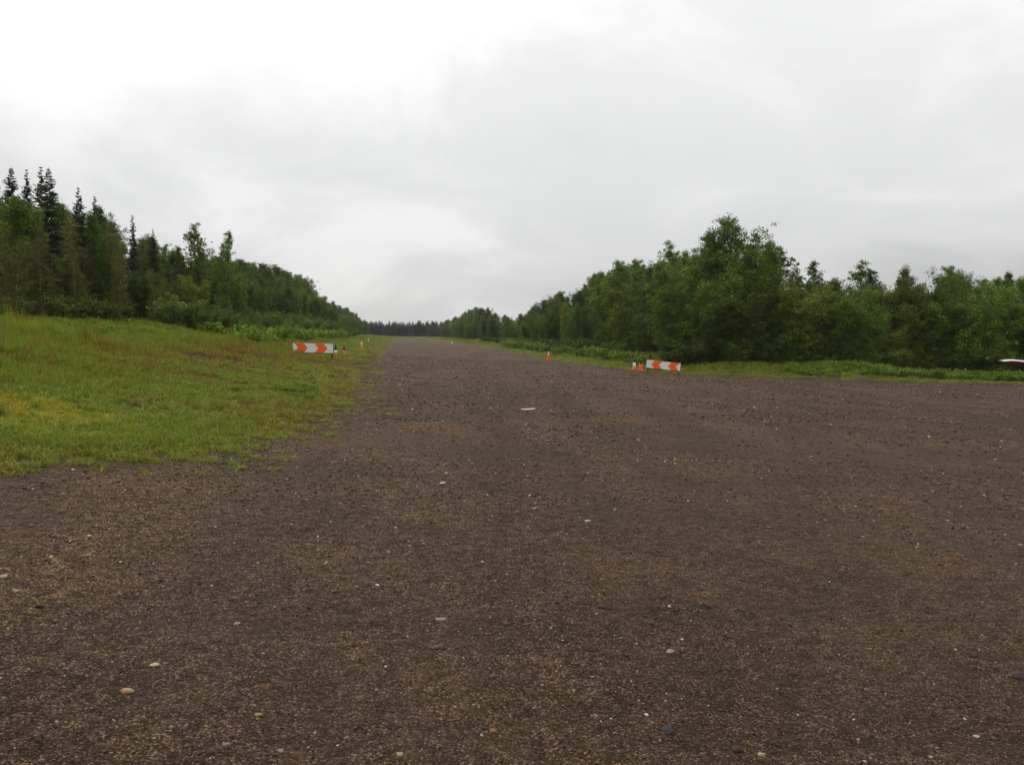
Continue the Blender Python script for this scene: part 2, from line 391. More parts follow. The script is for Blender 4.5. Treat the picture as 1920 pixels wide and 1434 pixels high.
# ------------------------------------------------------------------ scattering (stuff only)
def scatter(name, P, rot, scl, idx, tint, sources, label, cat):
    me = bpy.data.meshes.new(name); me.vertices.add(len(P)); me.vertices.foreach_set('co', np.asarray(P, np.float32).ravel())
    def attr(n, ty, key, v):
        a_ = me.attributes.new(n, ty, 'POINT'); a_.data.foreach_set(key, np.asarray(v).ravel())
    attr('rot', 'FLOAT_VECTOR', 'vector', np.asarray(rot, np.float32)); attr('scl', 'FLOAT_VECTOR', 'vector', np.asarray(scl, np.float32))
    attr('idx', 'INT', 'value', np.asarray(idx, np.int32)); attr('tint', 'FLOAT', 'value', np.asarray(tint, np.float32))
    o = obj(name, me); tag(o, label, cat, kind='stuff')
    g = bpy.data.node_groups.new(name + '_nodes', 'GeometryNodeTree')
    g.interface.new_socket('Geometry', in_out='INPUT', socket_type='NodeSocketGeometry')
    g.interface.new_socket('Geometry', in_out='OUTPUT', socket_type='NodeSocketGeometry')
    gi = g.nodes.new('NodeGroupInput'); go = g.nodes.new('NodeGroupOutput')
    ip = g.nodes.new('GeometryNodeInstanceOnPoints'); jn = g.nodes.new('GeometryNodeJoinGeometry')
    for s in sources:
        oi = g.nodes.new('GeometryNodeObjectInfo'); oi.inputs['Object'].default_value = s; oi.inputs['As Instance'].default_value = True
        g.links.new(oi.outputs['Geometry'], jn.inputs[0])
    g.links.new(gi.outputs[0], ip.inputs['Points']); g.links.new(jn.outputs[0], ip.inputs['Instance'])
    ip.inputs['Pick Instance'].default_value = True
    for an, ty, sock in (('idx', 'INT', 'Instance Index'), ('rot', 'FLOAT_VECTOR', 'Rotation'), ('scl', 'FLOAT_VECTOR', 'Scale')):
        na = g.nodes.new('GeometryNodeInputNamedAttribute'); na.data_type = ty; na.inputs[0].default_value = an
        g.links.new(na.outputs[0], ip.inputs[sock])
    g.links.new(ip.outputs[0], go.inputs[0])
    md = o.modifiers.new('scatter', 'NODES'); md.node_group = g
    return o
def src(name, me, mat):
    if not me.materials: me.materials.append(mat)
    return bpy.data.objects.new(name, me)          # never linked: only instanced

# ------------------------------------------------------------------ stones
import bmesh
def stone_mesh(name, seed, sub=1, rough=0.22, flat=(1, 0.75, 0.5)):
    bm = bmesh.new(); bmesh.ops.create_icosphere(bm, subdivisions=sub, radius=0.5)
    r_ = random.Random(seed); off = [r_.uniform(0, 50) for _ in range(3)]
    pl = [(Vector((r_.gauss(0, 1), r_.gauss(0, 1), r_.gauss(0, 1))).normalized(), r_.uniform(0.3, 0.42)) for _ in range(11)]
    from mathutils import noise as mn
    for v in bm.verts:
        p = v.co.copy()
        f = 1 + rough * (mn.noise(p * 2.2 + Vector(off)) + 0.4 * mn.noise(p * 5 + Vector(off)))
        p = p * f
        for nrm, dd in pl:
            e = p.dot(nrm) - dd
            if e > 0: p -= nrm * e * 0.95
        v.co = Vector((p.x * flat[0], p.y * flat[1], p.z * flat[2]))
    me = bpy.data.meshes.new(name); bm.to_mesh(me); bm.free()
    me.polygons.foreach_set('use_smooth', [sub > 1] * len(me.polygons))
    return me
def stonemat():
    m, t, b, out = newmat('pebbles')
    a = N(t, 'ShaderNodeAttribute', attribute_name='tint', attribute_type='INSTANCER')
    c = ramp(t, a.outputs['Fac'], [(0.0, (0.0111, 0.0066, 0.0038)), (0.45, (0.0522, 0.0320, 0.0188)), (0.8, (0.1093, 0.0724, 0.0483)), (0.93, (0.2111, 0.1543, 0.1105)), (0.985, (0.3726, 0.3205, 0.2587)), (1.0, (0.5962, 0.5342, 0.4586))])
    tcn = N(t, 'ShaderNodeTexCoord'); n = noise(t, tcn.outputs['Object'], 5, 4, 0.6)
    c = mixc(t, 1.0, c, ramp(t, n, [(0.3, 0.75), (0.7, 1.2)]), 'MULTIPLY')
    L(t, c, b.inputs['Base Color']); b.inputs['Roughness'].default_value = 0.6; b.inputs['Specular IOR Level'].default_value = 0.18
    return m
M['pebble'] = stonemat()
def scatter_gravel():
    srcs = [src('pebble', stone_mesh('pebble', 100 + i, 1, 0.3, (1, random.uniform(0.6, 0.95), random.uniform(0.35, 0.65))), M['pebble']) for i in range(7)]
    Ps = []; S = []
    for r0, r1, dens, s0, s1, half in ((2.2, 5.5, 1900, 0.005, 0.022, 46), (5.5, 9, 900, 0.007, 0.030, 44), (9, 16, 330, 0.011, 0.046, 42), (16, 34, 90, 0.02, 0.085, 40), (34, 70, 18, 0.03, 0.12, 36)):
        area = math.radians(2 * half) / 2 * (r1 * r1 - r0 * r0); n = int(area * dens)
        r = np.sqrt(rng.uniform(r0 * r0, r1 * r1, n)); a = np.radians(rng.uniform(-half, half, n))
        x = r * np.sin(a); y = r * np.cos(a)
        pat = fbm(x * 0.45, y * 0.45, 51, 4)
        keep = rng.uniform(0, 1, n) < np.clip((pat - 0.26) * 2.4, 0.15, 1.0) * (1 - 0.6 * worn(x, y)) * (1 - 0.85 * mask(x, y))
        x, y = x[keep], y[keep]
        s = s0 + (s1 - s0) * rng.uniform(0, 1, len(x)) ** 2.1
        big = rng.uniform(0, 1, len(x)) < 0.006; s[big] *= rng.uniform(1.2, 1.9, big.sum())
        Ps.append(np.stack([x, y], 1)); S.append(s)
    P = np.concatenate(Ps); s = np.concatenate(S)
    z = ground_z(P[:, 0], P[:, 1]) + s * 0.10
    n = len(P)
    rot = np.stack([rng.normal(0, 0.22, n), rng.normal(0, 0.22, n), rng.uniform(0, 6.283, n)], 1)
    scl = np.stack([s * rng.uniform(0.8, 1.25, n), s, s * rng.uniform(0.8, 1.2, n)], 1)
    tint = np.clip(rng.beta(1.3, 1.55, n) * 0.95, 0, 1); w = rng.uniform(0, 1, n) < 0.045; tint[w] = rng.uniform(0.93, 1.0, w.sum())
    scatter('gravel', np.column_stack([P, z]), rot, scl, rng.integers(0, 7, n), tint, srcs, 'loose brown and grey gravel strewn over the runway surface', 'gravel')
    return n
NG = scatter_gravel()

STONES = [(1133, 1137, 28, (0.042, 0.030, 0.030), 'dark purplish brown cobble lying alone right of the middle of the gravel'),
    (822, 1212, 28, (0.075, 0.055, 0.043), 'angular brown cobble left of centre in the foreground gravel'),
    (1251, 1366, 33, (0.030, 0.029, 0.031), 'largest dark slate cobble near the bottom of the photo'),
    (925, 1356, 17, (0.24, 0.095, 0.035), 'small bright orange pebble in the foreground gravel'),
    (238, 1292, 28, (0.30, 0.20, 0.11), 'tan orange stone in the lower left gravel'),
    (289, 1246, 19, (0.38, 0.34, 0.20), 'pale yellow stone just above the tan orange stone'),
    (75, 1138, 16, (0.016, 0.010, 0.010), 'near black round stone by the left edge of the photo'),
    (484, 1333, 17, (0.28, 0.17, 0.06), 'small ochre pebble in the lower left foreground'),
    (827, 1157, 25, (0.21, 0.17, 0.14), 'long pale flat stone above the angular brown cobble'),
    (1102, 976, 20, (0.30, 0.26, 0.22), 'flat pale stone in the middle distance right of centre'),
    (1003, 955, 15, (0.32, 0.28, 0.24), 'thin pale stone chip near the middle of the gravel'),
    (829, 907, 15, (0.50, 0.47, 0.42), 'white flat stone chip lying left of centre in the mid gravel'),
    (1257, 1216, 18, (0.30, 0.27, 0.20), 'cream stone above the largest dark slate cobble'),
    (1912, 1266, 26, (0.018, 0.014, 0.013), 'black stone cut by the right edge of the photo'),
    (1485, 1258, 26, (0.026, 0.020, 0.017), 'flat dark stone in the lower right gravel'),
    (1382, 1393, 25, (0.038, 0.024, 0.020), 'dark reddish brown stone right of the dark slate cobble'),
    (1212, 1331, 11, (0.52, 0.50, 0.45), 'small white pebble left of the dark slate cobble'),
    (1427, 1401, 16, (0.34, 0.29, 0.18), 'cream yellow pebble at the bottom right of centre'),
    (750, 1405, 18, (0.22, 0.19, 0.10), 'dull yellow stone at the bottom left of centre'),
    (425, 1393, 19, (0.15, 0.13, 0.105), 'round grey stone at the bottom, left of a smaller one'),
    (525, 1393, 16, (0.19, 0.165, 0.135), 'smaller oval grey stone at the bottom of the photo'),
    (443, 1169, 16, (0.24, 0.20, 0.165), 'pale oval stone in the left half of the foreground'),
    (28, 1110, 15, (0.28, 0.22, 0.10), 'yellowish stone near the left edge of the gravel'),
    (5, 1085, 16, (0.32, 0.30, 0.17), 'pale yellow stone touching the left edge of the photo'),
    (1625, 1288, 15, (0.14, 0.115, 0.095), 'small grey brown stone in the lower right gravel'),
    (1831, 1362, 13, (0.33, 0.29, 0.24), 'pale chip near the bottom right corner')]
for i, (px, py, w, col, lab) in enumerate(STONES):
    x, y = at(px, py); d = math.hypot(x, y); s = w / F * d
    me = stone_mesh('stone', 300 + i, 3, 0.28, (1, 0.8, 0.5 if 'flat' not in lab and 'chip' not in lab else 0.26))
    o = obj('stone', me, plain('stone_%d' % i, col, 0.65, 0.4, 6, 0, 0.18))
    o.scale = (s, s, s); o.rotation_euler = (random.uniform(-.12, .12), random.uniform(-.12, .12), random.uniform(-.5, .5))
    o.location = (x, y, gz1(x, y) + s * (0.04 if 'flat' not in lab else 0.02)); tag(o, lab, 'stone', 'single stones on the gravel')

# pale broken board lying on the gravel
x, y = at(990, 767); d = math.hypot(x, y); bl = 26 / F * d
b_ = MB()
nb = 9
for k in range(nb):
    t = k / (nb - 1); xx = (t - 0.5) * bl; zz_ = 0.022 + 0.03 * abs(t - 0.35) ** 1.5
    yw = (0.06 + 0.012 * math.sin(k * 2.1)) * (0.35 + 0.65 * min(1, 2.2 * t, 3.5 * (1 - t)))
    b_.V += [(xx, -yw, zz_), (xx, yw, zz_ + 0.012), (xx, yw, zz_ + 0.026), (xx, -yw, zz_ + 0.014)]
for k in range(nb - 1):
    for e in range(4): b_.Q.append((4 * k + e, 4 * k + (e + 1) % 4, 4 * k + 4 + (e + 1) % 4, 4 * k + 4 + e))
b_.Q += [(0, 1, 2, 3), (4 * nb - 1, 4 * nb - 2, 4 * nb - 3, 4 * nb - 4)]
o = b_.build('broken_board', plain('weathered_board', (0.50, 0.44, 0.37), 0.7, 0.25, 14))
o.location = (x, y, gz1(x, y)); o.rotation_euler = (0, 0, R(4)); tag(o, 'pale broken board lying flat on the gravel in mid distance', 'board')

# ------------------------------------------------------------------ barricades and cones
M['white'] = plain('weathered_white_panel', (0.72, 0.72, 0.67), 0.55, 0.22, 7)
M['orange'] = plain('orange_sheeting', (0.88, 0.105, 0.006), 0.5, 0.2, 7)
M['steel'] = plain('dark_steel', (0.035, 0.034, 0.032), 0.55, 0.3, 12, 0.3)
M['cone_orange'] = plain('cone_orange', (0.82, 0.09, 0.03), 0.5, 0.15, 9)
M['cone_red'] = plain('cone_red_orange', (0.85, 0.06, 0.015), 0.45, 0.12, 9)
M['cone_white'] = plain('cone_white', (0.70, 0.70, 0.62), 0.55, 0.15, 9)
M['cone_cream'] = plain('cone_cream', (0.58, 0.58, 0.40), 0.55, 0.15, 9)
M['cone_green'] = plain('cone_dark_green', (0.010, 0.045, 0.028), 0.5, 0.2, 9)
M['cone_pale_green'] = plain('cone_pale_green', (0.42, 0.62, 0.42), 0.5, 0.2, 9)
M['rubber'] = plain('dirty_rubber', (0.05, 0.035, 0.028), 0.8, 0.3, 12)
def barricade(px0, px1, pyc_l, pyc_r, mirror, label, group, d, gap):
    Wd = (px1 - px0) / F * d; H = Wd * 0.228
    xl = (px0 - 960) / F * d; xr = (px1 - 960) / F * d
    zl = CAMZ - (pyc_l - HZ) / F * d; zr = CAMZ - (pyc_r - HZ) / F * d       # centre heights of the two ends
    roll = math.atan2(zr - zl, xr - xl)
    xc = (xl + xr) / 2; zc_ = (zl + zr) / 2; g = gz1(xc, d)
    root = bpy.data.objects.new('chevron_barricade', None); C.objects.link(root); root.location = (xc, d, g)
    tag(root, label, 'barricade', group)
    rot = Matrix.Rotation(-roll, 3, 'Y')
    def tf(v): return rot @ Vector(v) + Vector((0, 0, zc_ - g))
    mb = MB(); th = 0.03
    mb.box(tf((0, 0, 0)), (Wd, th, H), rot); panel = mb.build('panel', M['white'], root)
    tops = [0.04, 0.275, 0.535, 0.765]; dp = 0.098
    def bx(k, v):
        a = tops[k] + dp * (1 - abs(2 * v - 1)); a = 1 - a if mirror else a
        return (a - 0.5) * Wd
    for a, b in ((0, 1), (2, 3)):
        V = []
        for yy in (-th / 2 + 0.001, -th / 2 - 0.004):
            for k in (a, b):
                for v in (0.0, 0.5, 1.0): V.append(tf((bx(k, v), yy, (v - 0.5) * H * 0.985)))
        Q = [(6, 9, 10, 7), (7, 10, 11, 8), (0, 6, 7, 1), (1, 7, 8, 2), (3, 4, 10, 9), (4, 5, 11, 10), (2, 8, 11, 5), (0, 3, 9, 6)]
        if mirror: Q = [q[::-1] for q in Q]
        MB().add(V, Q).build('orange_chevron', M['orange'], panel)
    fr = MB()
    for zz2 in (-H / 2 - 0.018, ): fr.box(tf((0, 0.006, zz2)), (Wd + 0.03, 0.05, 0.035), rot)
    for sxn in (-1, 1): fr.box(tf((sxn * (Wd / 2 + 0.014), 0.008, 0)), (0.026, 0.05, H + 0.01), rot)
    fr.build('frame', M['steel'], root)
    for sxn in (-1, 1):
        lg = MB(); top = tf((sxn * Wd * 0.455, 0.05, H * 0.3)); gl = gz1(xc + top.x, d) - g
        lg.tube([(top.x, 0.055, top.z), (top.x, 0.055, gl - 0.03)], 0.022, 8)
        lg.tube([(top.x, 0.055, top.z - 0.05), (top.x, 0.42, gl + 0.02)], 0.016, 6)
        lg.box((top.x, 0.10, gl + 0.025), (0.10, 0.75, 0.05))
        lg.build('leg', M['steel'], root)
    return root
barricade(549, 625, 651.5, 653.5, False, 'white barricade with orange chevrons pointing right, half hidden by grass tufts', 'chevron barricades closing the runway', 46.0, 0.1)
barricade(1212, 1276, 681.5, 688.5, True, 'tilted white barricade with orange chevrons pointing left at the right verge', 'chevron barricades closing the runway', 55.0, 0.1)

def cone(px, py_base, py_top, wpx, bands, label, lean=(0, 0), flat_top=False):
    x, y = at(px, py_base); d = y; h = (py_base - py_top) / F * d; rb = wpx / 2 / F * d
    root = bpy.data.objects.new('traffic_cone', None); C.objects.link(root)
    root.location = (x, y, gz1(x, y) - 0.01); root.rotation_euler = (lean[0], lean[1], random.uniform(0, 1.5))
    tag(root, label, 'cone', 'traffic cones beside the barricades')
    bp = MB(); w = rb * 2.25; bp.box((0, 0, 0.018), (w, w, 0.036)); bp.build('base', M[bands[0][2]], root)
    zb = 0.036
    def rad(f): return rb * 0.86 * (1 - f) + 0.030 * f + 0.0
    nm = {'cone_orange': 'orange_body', 'cone_red': 'orange_body', 'cone_white': 'white_collar', 'cone_cream': 'cream_body', 'cone_green': 'green_top', 'cone_pale_green': 'green_top'}
    for k, (f0, f1, mk) in enumerate(bands):
        pr = 0.002 * k
        prof = [(rad(f0) + pr, zb + (h - zb) * f0), (rad((f0 + f1) / 2) + pr, zb + (h - zb) * (f0 + f1) / 2), (rad(f1) + pr, zb + (h - zb) * f1)]
        if k: prof = [(max(prof[0][0] - 0.004, 0.001), prof[0][1])] + prof
        if k == len(bands) - 1: prof += [(0.022, zb + (h - zb) * f1 + 0.006), (0.0005, zb + (h - zb) * f1 + 0.006)]
        else: prof += [(prof[-1][0] * 0.9, prof[-1][1])]
        MB().lathe(prof, 20).build(nm[mk], M[mk], root, True)
    return root
cone(629.5, 667, 645, 9.5, [(0, .22, 'cone_orange'), (.22, .46, 'cone_white'), (.46, 1, 'cone_green')], 'cone with white collar and dark green top, touching the right end of left barricade')
cone(645.5, 666, 648, 8.5, [(0, .48, 'cone_orange'), (.48, 1, 'cone_green')], 'orange cone with dark green top, second from the left barricade')
cone(679, 655.5, 640.5, 7, [(0, .45, 'cone_orange'), (.45, 1, 'cone_white')], 'orange cone with white upper half on the left runway verge', (0, R(-5)))
cone(1029, 673, 657, 7.5, [(0, .5, 'cone_red'), (.5, .75, 'cone_white'), (.75, 1, 'cone_pale_green')], 'lone orange cone with pale green tip on the right runway edge', (0, R(-3)))
cone(1189, 694.5, 672, 10, [(0, .12, 'cone_orange'), (.12, .62, 'cone_cream'), (.62, 1, 'cone_green')], 'cream cone with dark tip left of the right barricade', (0, R(3)))
cone(1201, 696, 674, 9.5, [(0, .56, 'cone_red'), (.56, 1, 'cone_green')], 'red orange cone with dark green tip next to the right barricade')
def marker(px, py, ht, label):
    x, y = at(px, py); h = ht / F * y
    root = bpy.data.objects.new('marker_stake', None); C.objects.link(root); root.location = (x, y, gz1(x, y)); tag(root, label, 'marker')
    MB().box((0, 0, h * 0.4), (h * 0.28, h * 0.12, h * 0.9)).build('stake', M['cone_white'], root)
    MB().box((0, 0, h * 0.92), (h * 0.36, h * 0.18, h * 0.16)).build('cap', M['cone_cream'], root)
marker(691, 642, 8, 'tiny white marker stake on the far left runway verge')
marker(847.5, 645, 6, 'tiny white marker stake on the far right runway verge')

# ------------------------------------------------------------------ parked low-wing aircraft, only its wing tip reaches into the picture
def aircraft():
    d = 58.0; tipx = (1877 - 960) / F * d; tipz = CAMZ - (674.5 - HZ) / F * d
    gx = tipx + 4.9; g = gz1(gx, d)
    root = bpy.data.objects.new('light_aircraft', None); C.objects.link(root); root.location = (gx, d, g)
    tag(root, 'parked light aircraft, only its white wing tip with dark red underside in view', 'aircraft')
    wm = plain('aircraft_white', (0.80, 0.79, 0.78), 0.25, 0.05, 3); rm = plain('aircraft_dark_red', (0.16, 0.012, 0.022), 0.35, 0.1, 3)
    gl = plain('aircraft_window', (0.02, 0.025, 0.03), 0.08, 0.05, 3, 0, 0.6)
    zt = tipz - g; zr = zt - 0.42
    def wing(sgn, upper):
        V = []; Q = []; st = 12; cs = 9
        for i in range(st + 1):
            f = i / st; xx = sgn * (0.5 + 4.4 * f); ch = 1.55 - 0.25 * f
            if f > 0.86: k_ = (f - 0.86) / 0.14; ch *= math.sqrt(max(1 - 0.82 * k_ * k_, 0.02))
            zb = zr + (zt - zr) * f
            if f > 0.8: zb -= 0.20 * ((f - 0.8) / 0.2) ** 2 - 0.10 * ((f - 0.8) / 0.2)
            for j in range(cs + 1):
                c_ = (j / cs) ** 2; tk = 0.6 * 0.13 * ch * (2.969 * math.sqrt(c_) - 1.26 * c_ - 3.516 * c_ ** 2 + 2.843 * c_ ** 3 - 1.015 * c_ ** 4) * 1.3
                V.append((xx, -ch * 0.4 + ch * c_, zb + (tk * 0.7 if upper else -tk * 2.2)))
        for i in range(st):
            for j in range(cs):
                a = i * (cs + 1) + j; q = (a, a + 1, a + cs + 2, a + cs + 1)
                Q.append(q if (sgn < 0) != (not upper) else q[::-1])
        return MB().add(V, Q)
    for sgn in (-1, 1):
        w_ = wing(sgn, True).build('wing', wm, root, True); wing(sgn, False).build('underside', rm, w_, True)
    V = []; Q = []; st = [(-2.2, .05, .9), (-2.0, .38, .92), (-1.2, .5, .98), (-.3, .55, 1.1), (.6, .55, 1.15), (1.6, .45, 1.1), (3.0, .25, 1.1), (4.4, .08, 1.15)]
    for yy, rr_, zc_ in st:
        for k in range(16):
            a = 2 * math.pi * k / 16; V.append((rr_ * math.cos(a), yy, zc_ + rr_ * 1.05 * math.sin(a)))
    for i in range(len(st) - 1):
        for k in range(16): Q.append((i * 16 + k, i * 16 + (k + 1) % 16, (i + 1) * 16 + (k + 1) % 16, (i + 1) * 16 + k))
    MB().add(V, Q).build('fuselage', wm, root, True)
    MB().lathe([(0.46, 0), (0.44, .2), (0.3, .36), (0.02, .42)], 16, (0, 0.2, 1.55)).build('canopy', gl, root, True)
    MB().box((0, 4.2, 1.75), (0.08, 0.8, 1.1), Matrix.Rotation(R(-18), 3, 'X')).build('tail_fin', rm, root)
    MB().box((0, 4.15, 1.25), (3.0, 0.65, 0.06)).build('tailplane', wm, root)
    for wx, wy in ((-1.4, .3), (1.4, .3), (0, -1.5)):
        leg = MB().tube([(wx, wy, .2), (wx, wy, .75)], 0.035, 8).build('gear_leg', M['steel'], root)
        t_ = MB()
        for rr_, ww in ((.2, .08), ): 
            V = [(wx + s_ * ww, wy + rr_ * q_ * math.cos(a_), .2 + rr_ * q_ * math.sin(a_)) for s_, q_ in ((-1, .55), (-1, .9), (0, 1), (1, .9), (1, .55)) for a_ in [2 * math.pi * k / 16 for k in range(16)]]
            Q = [(i * 16 + k, i * 16 + (k + 1) % 16, (i + 1) * 16 + (k + 1) % 16, (i + 1) * 16 + k) for i in range(4) for k in range(16)]
            t_.add(V, Q)
        t_.build('tyre', M['rubber'], leg, True)
aircraft()

# ------------------------------------------------------------------ trees
def tubes_np(paths):
    """paths: list of (points Nx3, radii, sides) -> V, Q"""
    V = []; Q = []; b = 0
    for p, r, n in paths:
        p = np.asarray(p, float); k = len(p)
        d = np.gradient(p, axis=0); d /= np.linalg.norm(d, axis=1)[:, None] + 1e-9
        up = np.where(np.abs(d[:, 2:3]) > 0.9, np.array([[1., 0, 0]]), np.array([[0., 0, 1.]]))
        a = np.cross(d, up); a /= np.linalg.norm(a, axis=1)[:, None] + 1e-9; c = np.cross(d, a)
        t = np.arange(n) * 2 * np.pi / n
        ring = p[:, None] + (a[:, None] * np.cos(t)[None, :, None] + c[:, None] * np.sin(t)[None, :, None]) * np.asarray(r)[:, None, None]
        V.append(ring.reshape(-1, 3))
        i = np.arange(k - 1)[:, None]; j = np.arange(n)[None]
        Q.append((b + np.stack([i * n + j, i * n + (j + 1) % n, (i + 1) * n + (j + 1) % n, (i + 1) * n + j], -1)).reshape(-1, 4)); b += k * n
    return np.concatenate(V), np.concatenate(Q)
def leaves_np(Cn, size, g, droop=0.25):
    n = len(Cn)
    d = g.normal(0, 1, (n, 3)); d[:, 2] -= droop; d /= np.linalg.norm(d, axis=1)[:, None]
    s = np.cross(d, g.normal(0, 1, (n, 3)) + np.array([0, 0, 1.3])); s /= np.linalg.norm(s, axis=1)[:, None] + 1e-9
    up = np.cross(s, d)
    ln = size * g.uniform(0.6, 1.35, n)[:, None]; w = ln * g.uniform(0.30, 0.45, n)[:, None]
    base = Cn - d * ln * 0.5
    V = np.stack([base, base + d * ln * 0.5 + s * w + up * w * 0.25, base + d * ln, base + d * ln * 0.5 - s * w + up * w * 0.25], 1)
    return V.reshape(-1, 3), np.arange(n * 4).reshape(n, 4)
def grow(g, base, h, lean, r0, nl, prof, pitch, per, cl, spread, paths, clusters, crown0=0.1):
    """one stem with limbs, twigs and leaf clusters"""
    k = 9; t = np.linspace(0, 1, k)
    wob = np.cumsum(g.normal(0, 0.018 * h, (k, 2)), 0); wob -= wob[0]
    st = np.column_stack([base[0] + lean[0] * h * t ** 1.2 + wob[:, 0] * t, base[1] + lean[1] * h * t ** 1.2 + wob[:, 1] * t, base[2] + h * t])
    paths.append((st, r0 * (1 - t) ** 0.8 + 0.008, 7))
    az = g.uniform(0, 6.28)
    for i in range(nl):
        f = crown0 + (0.985 - crown0) * ((i + g.uniform(0, 0.9)) / nl) ** 1.2
        az += 2.4 + g.normal(0, 0.4)
        ln = prof(f) * g.uniform(0.6, 1.2)
        p0 = np.array([np.interp(f, t, st[:, q]) for q in range(3)])
        pi = min(pitch + g.normal(0, 0.16) + 0.55 * f * f, 1.35)
        m = 5; s = np.linspace(0, 1, m)
        hx = ln * np.cos(pi) * s; hz = ln * (np.sin(pi) * s + 0.18 * s * s)
        aa = az + g.normal(0, 0.25) * s
        lp = p0 + np.column_stack([hx * np.cos(aa), hx * np.sin(aa), hz])
        paths.append((lp, (r0 * 0.34 * (1 - 0.75 * f) + 0.004) * (1 - 0.85 * s), 4))
        for q in range(per):
            u = g.uniform(0.28, 1.0) if q else 1.0
            c0 = np.array([np.interp(u, s, lp[:, e]) for e in range(3)])
            tl = ln * 0.30 * g.uniform(0.4, 1.1) + 0.12
            dv = g.normal(0, 1, 3) + np.array([np.cos(az), np.sin(az), 0.35]) * 0.8; dv /= np.linalg.norm(dv)
            c1 = c0 + dv * tl
            paths.append((np.array([c0, c1]), np.array([0.007, 0.003]), 3))
            tp = 1.0 - 0.5 * max(0.0, (f - 0.7) / 0.3)
            clusters.append((c0 * 0.35 + c1 * 0.65, spread * g.uniform(0.5, 1.3), int(cl * g.uniform(0.5, 1.4) * tp)))
    for q in range(4):
        f = 0.9 + 0.1 * q / 3
        clusters.append((np.array([np.interp(f, t, st[:, e]) for e in range(3)]), spread * (0.55 - 0.3 * q / 3), int(cl * 0.22)))
def tree_meshes(name, seed, builder, leafsize, leafmat_, bark):
    g = np.random.default_rng(seed); paths = []; clusters = []
    builder(g, paths, clusters)
    V, Q = tubes_np(paths); tm = mesh_np(name + '_trunk', V, Q, None, True); tm.materials.append(M[bark])
    pts = []
    for c, s, n in clusters:
        v = g.normal(0, 1, (n, 3)); v /= np.linalg.norm(v, axis=1)[:, None]; v *= g.uniform(0, 1, (n, 1)) ** 0.45
        pts.append(c + v * s * np.array([1, 1, 0.8]))
    P = np.concatenate(pts); P = P[P[:, 2] > 0.05]
    V, Q = leaves_np(P, leafsize, g); lm = mesh_np('%s_crown_%d' % (name, seed), V, Q); lm.materials.append(M[leafmat_])
    return tm, lm
def b_poplar(width, open_):
    def f(g, paths, cl):
        pr = lambda t: width * (0.45 + 1.0 * math.sin(math.pi * min(1, t * 0.78 + 0.18)) ** 0.9) * (1 if t < 0.62 else max(0.34, 1 - (t - 0.62) * 1.6))
        grow(g, (0, 0, -0.2), 10.2, (g.normal(0, .03), g.normal(0, .03)), 0.15, 60 - open_ * 20, pr, 0.66, 10 - 3 * open_, 42 - open_ * 16, 0.36 - 0.08 * open_, paths, cl, 0.10 + 0.28 * open_)
        for _ in range(3 - open_):
            a = g.uniform(0, 6.28); grow(g, (0.4 * math.cos(a), 0.4 * math.sin(a), -0.2), g.uniform(6.4, 9.4), (math.cos(a) * .17, math.sin(a) * .17), 0.09, 26, lambda t: width * 0.72 * (1.1 - t * 0.62), 0.75, 8, 34 - 10 * open_, 0.34, paths, cl, 0.12)
    return f
def b_alder(g, paths, cl):
    for q in range(7):
        a = q * 0.9 + g.uniform(-.3, .3); ln = g.uniform(0.05, 0.52)
        grow(g, (0.35 * math.cos(a), 0.35 * math.sin(a), -0.2), g.uniform(4.7, 6.3) * (1 - 0.22 * ln), (math.cos(a) * ln, math.sin(a) * ln), 0.07, 26, lambda t: 1.35 * (1.05 - 0.6 * t), 0.55, 9, 34, 0.33, paths, cl, 0.06)
def b_birch(g, paths, cl):
    for q in range(2):
        a = g.uniform(0, 6.28)
        grow(g, (0.3 * q, 0.15 * q, -0.2), g.uniform(8.6, 10.2) - 1.2 * q, (math.cos(a) * .07, math.sin(a) * .07), 0.062, 42, lambda t: 1.5 * (1.1 - 0.75 * t), 0.6, 8, 26, 0.36, paths, cl, 0.12)
def b_shrub(g, paths, cl):
    for q in range(9):
        a = q * 0.7 + g.uniform(-.3, .3); ln = g.uniform(0.1, 0.75)
        grow(g, (0.2 * math.cos(a), 0.2 * math.sin(a), -0.1), g.uniform(1.4, 2.1) * (1 - 0.3 * ln), (math.cos(a) * ln, math.sin(a) * ln), 0.022, 12, lambda t: 0.55 * (1.1 - 0.5 * t), 0.75, 4, 22, 0.17, paths, cl, 0.08)
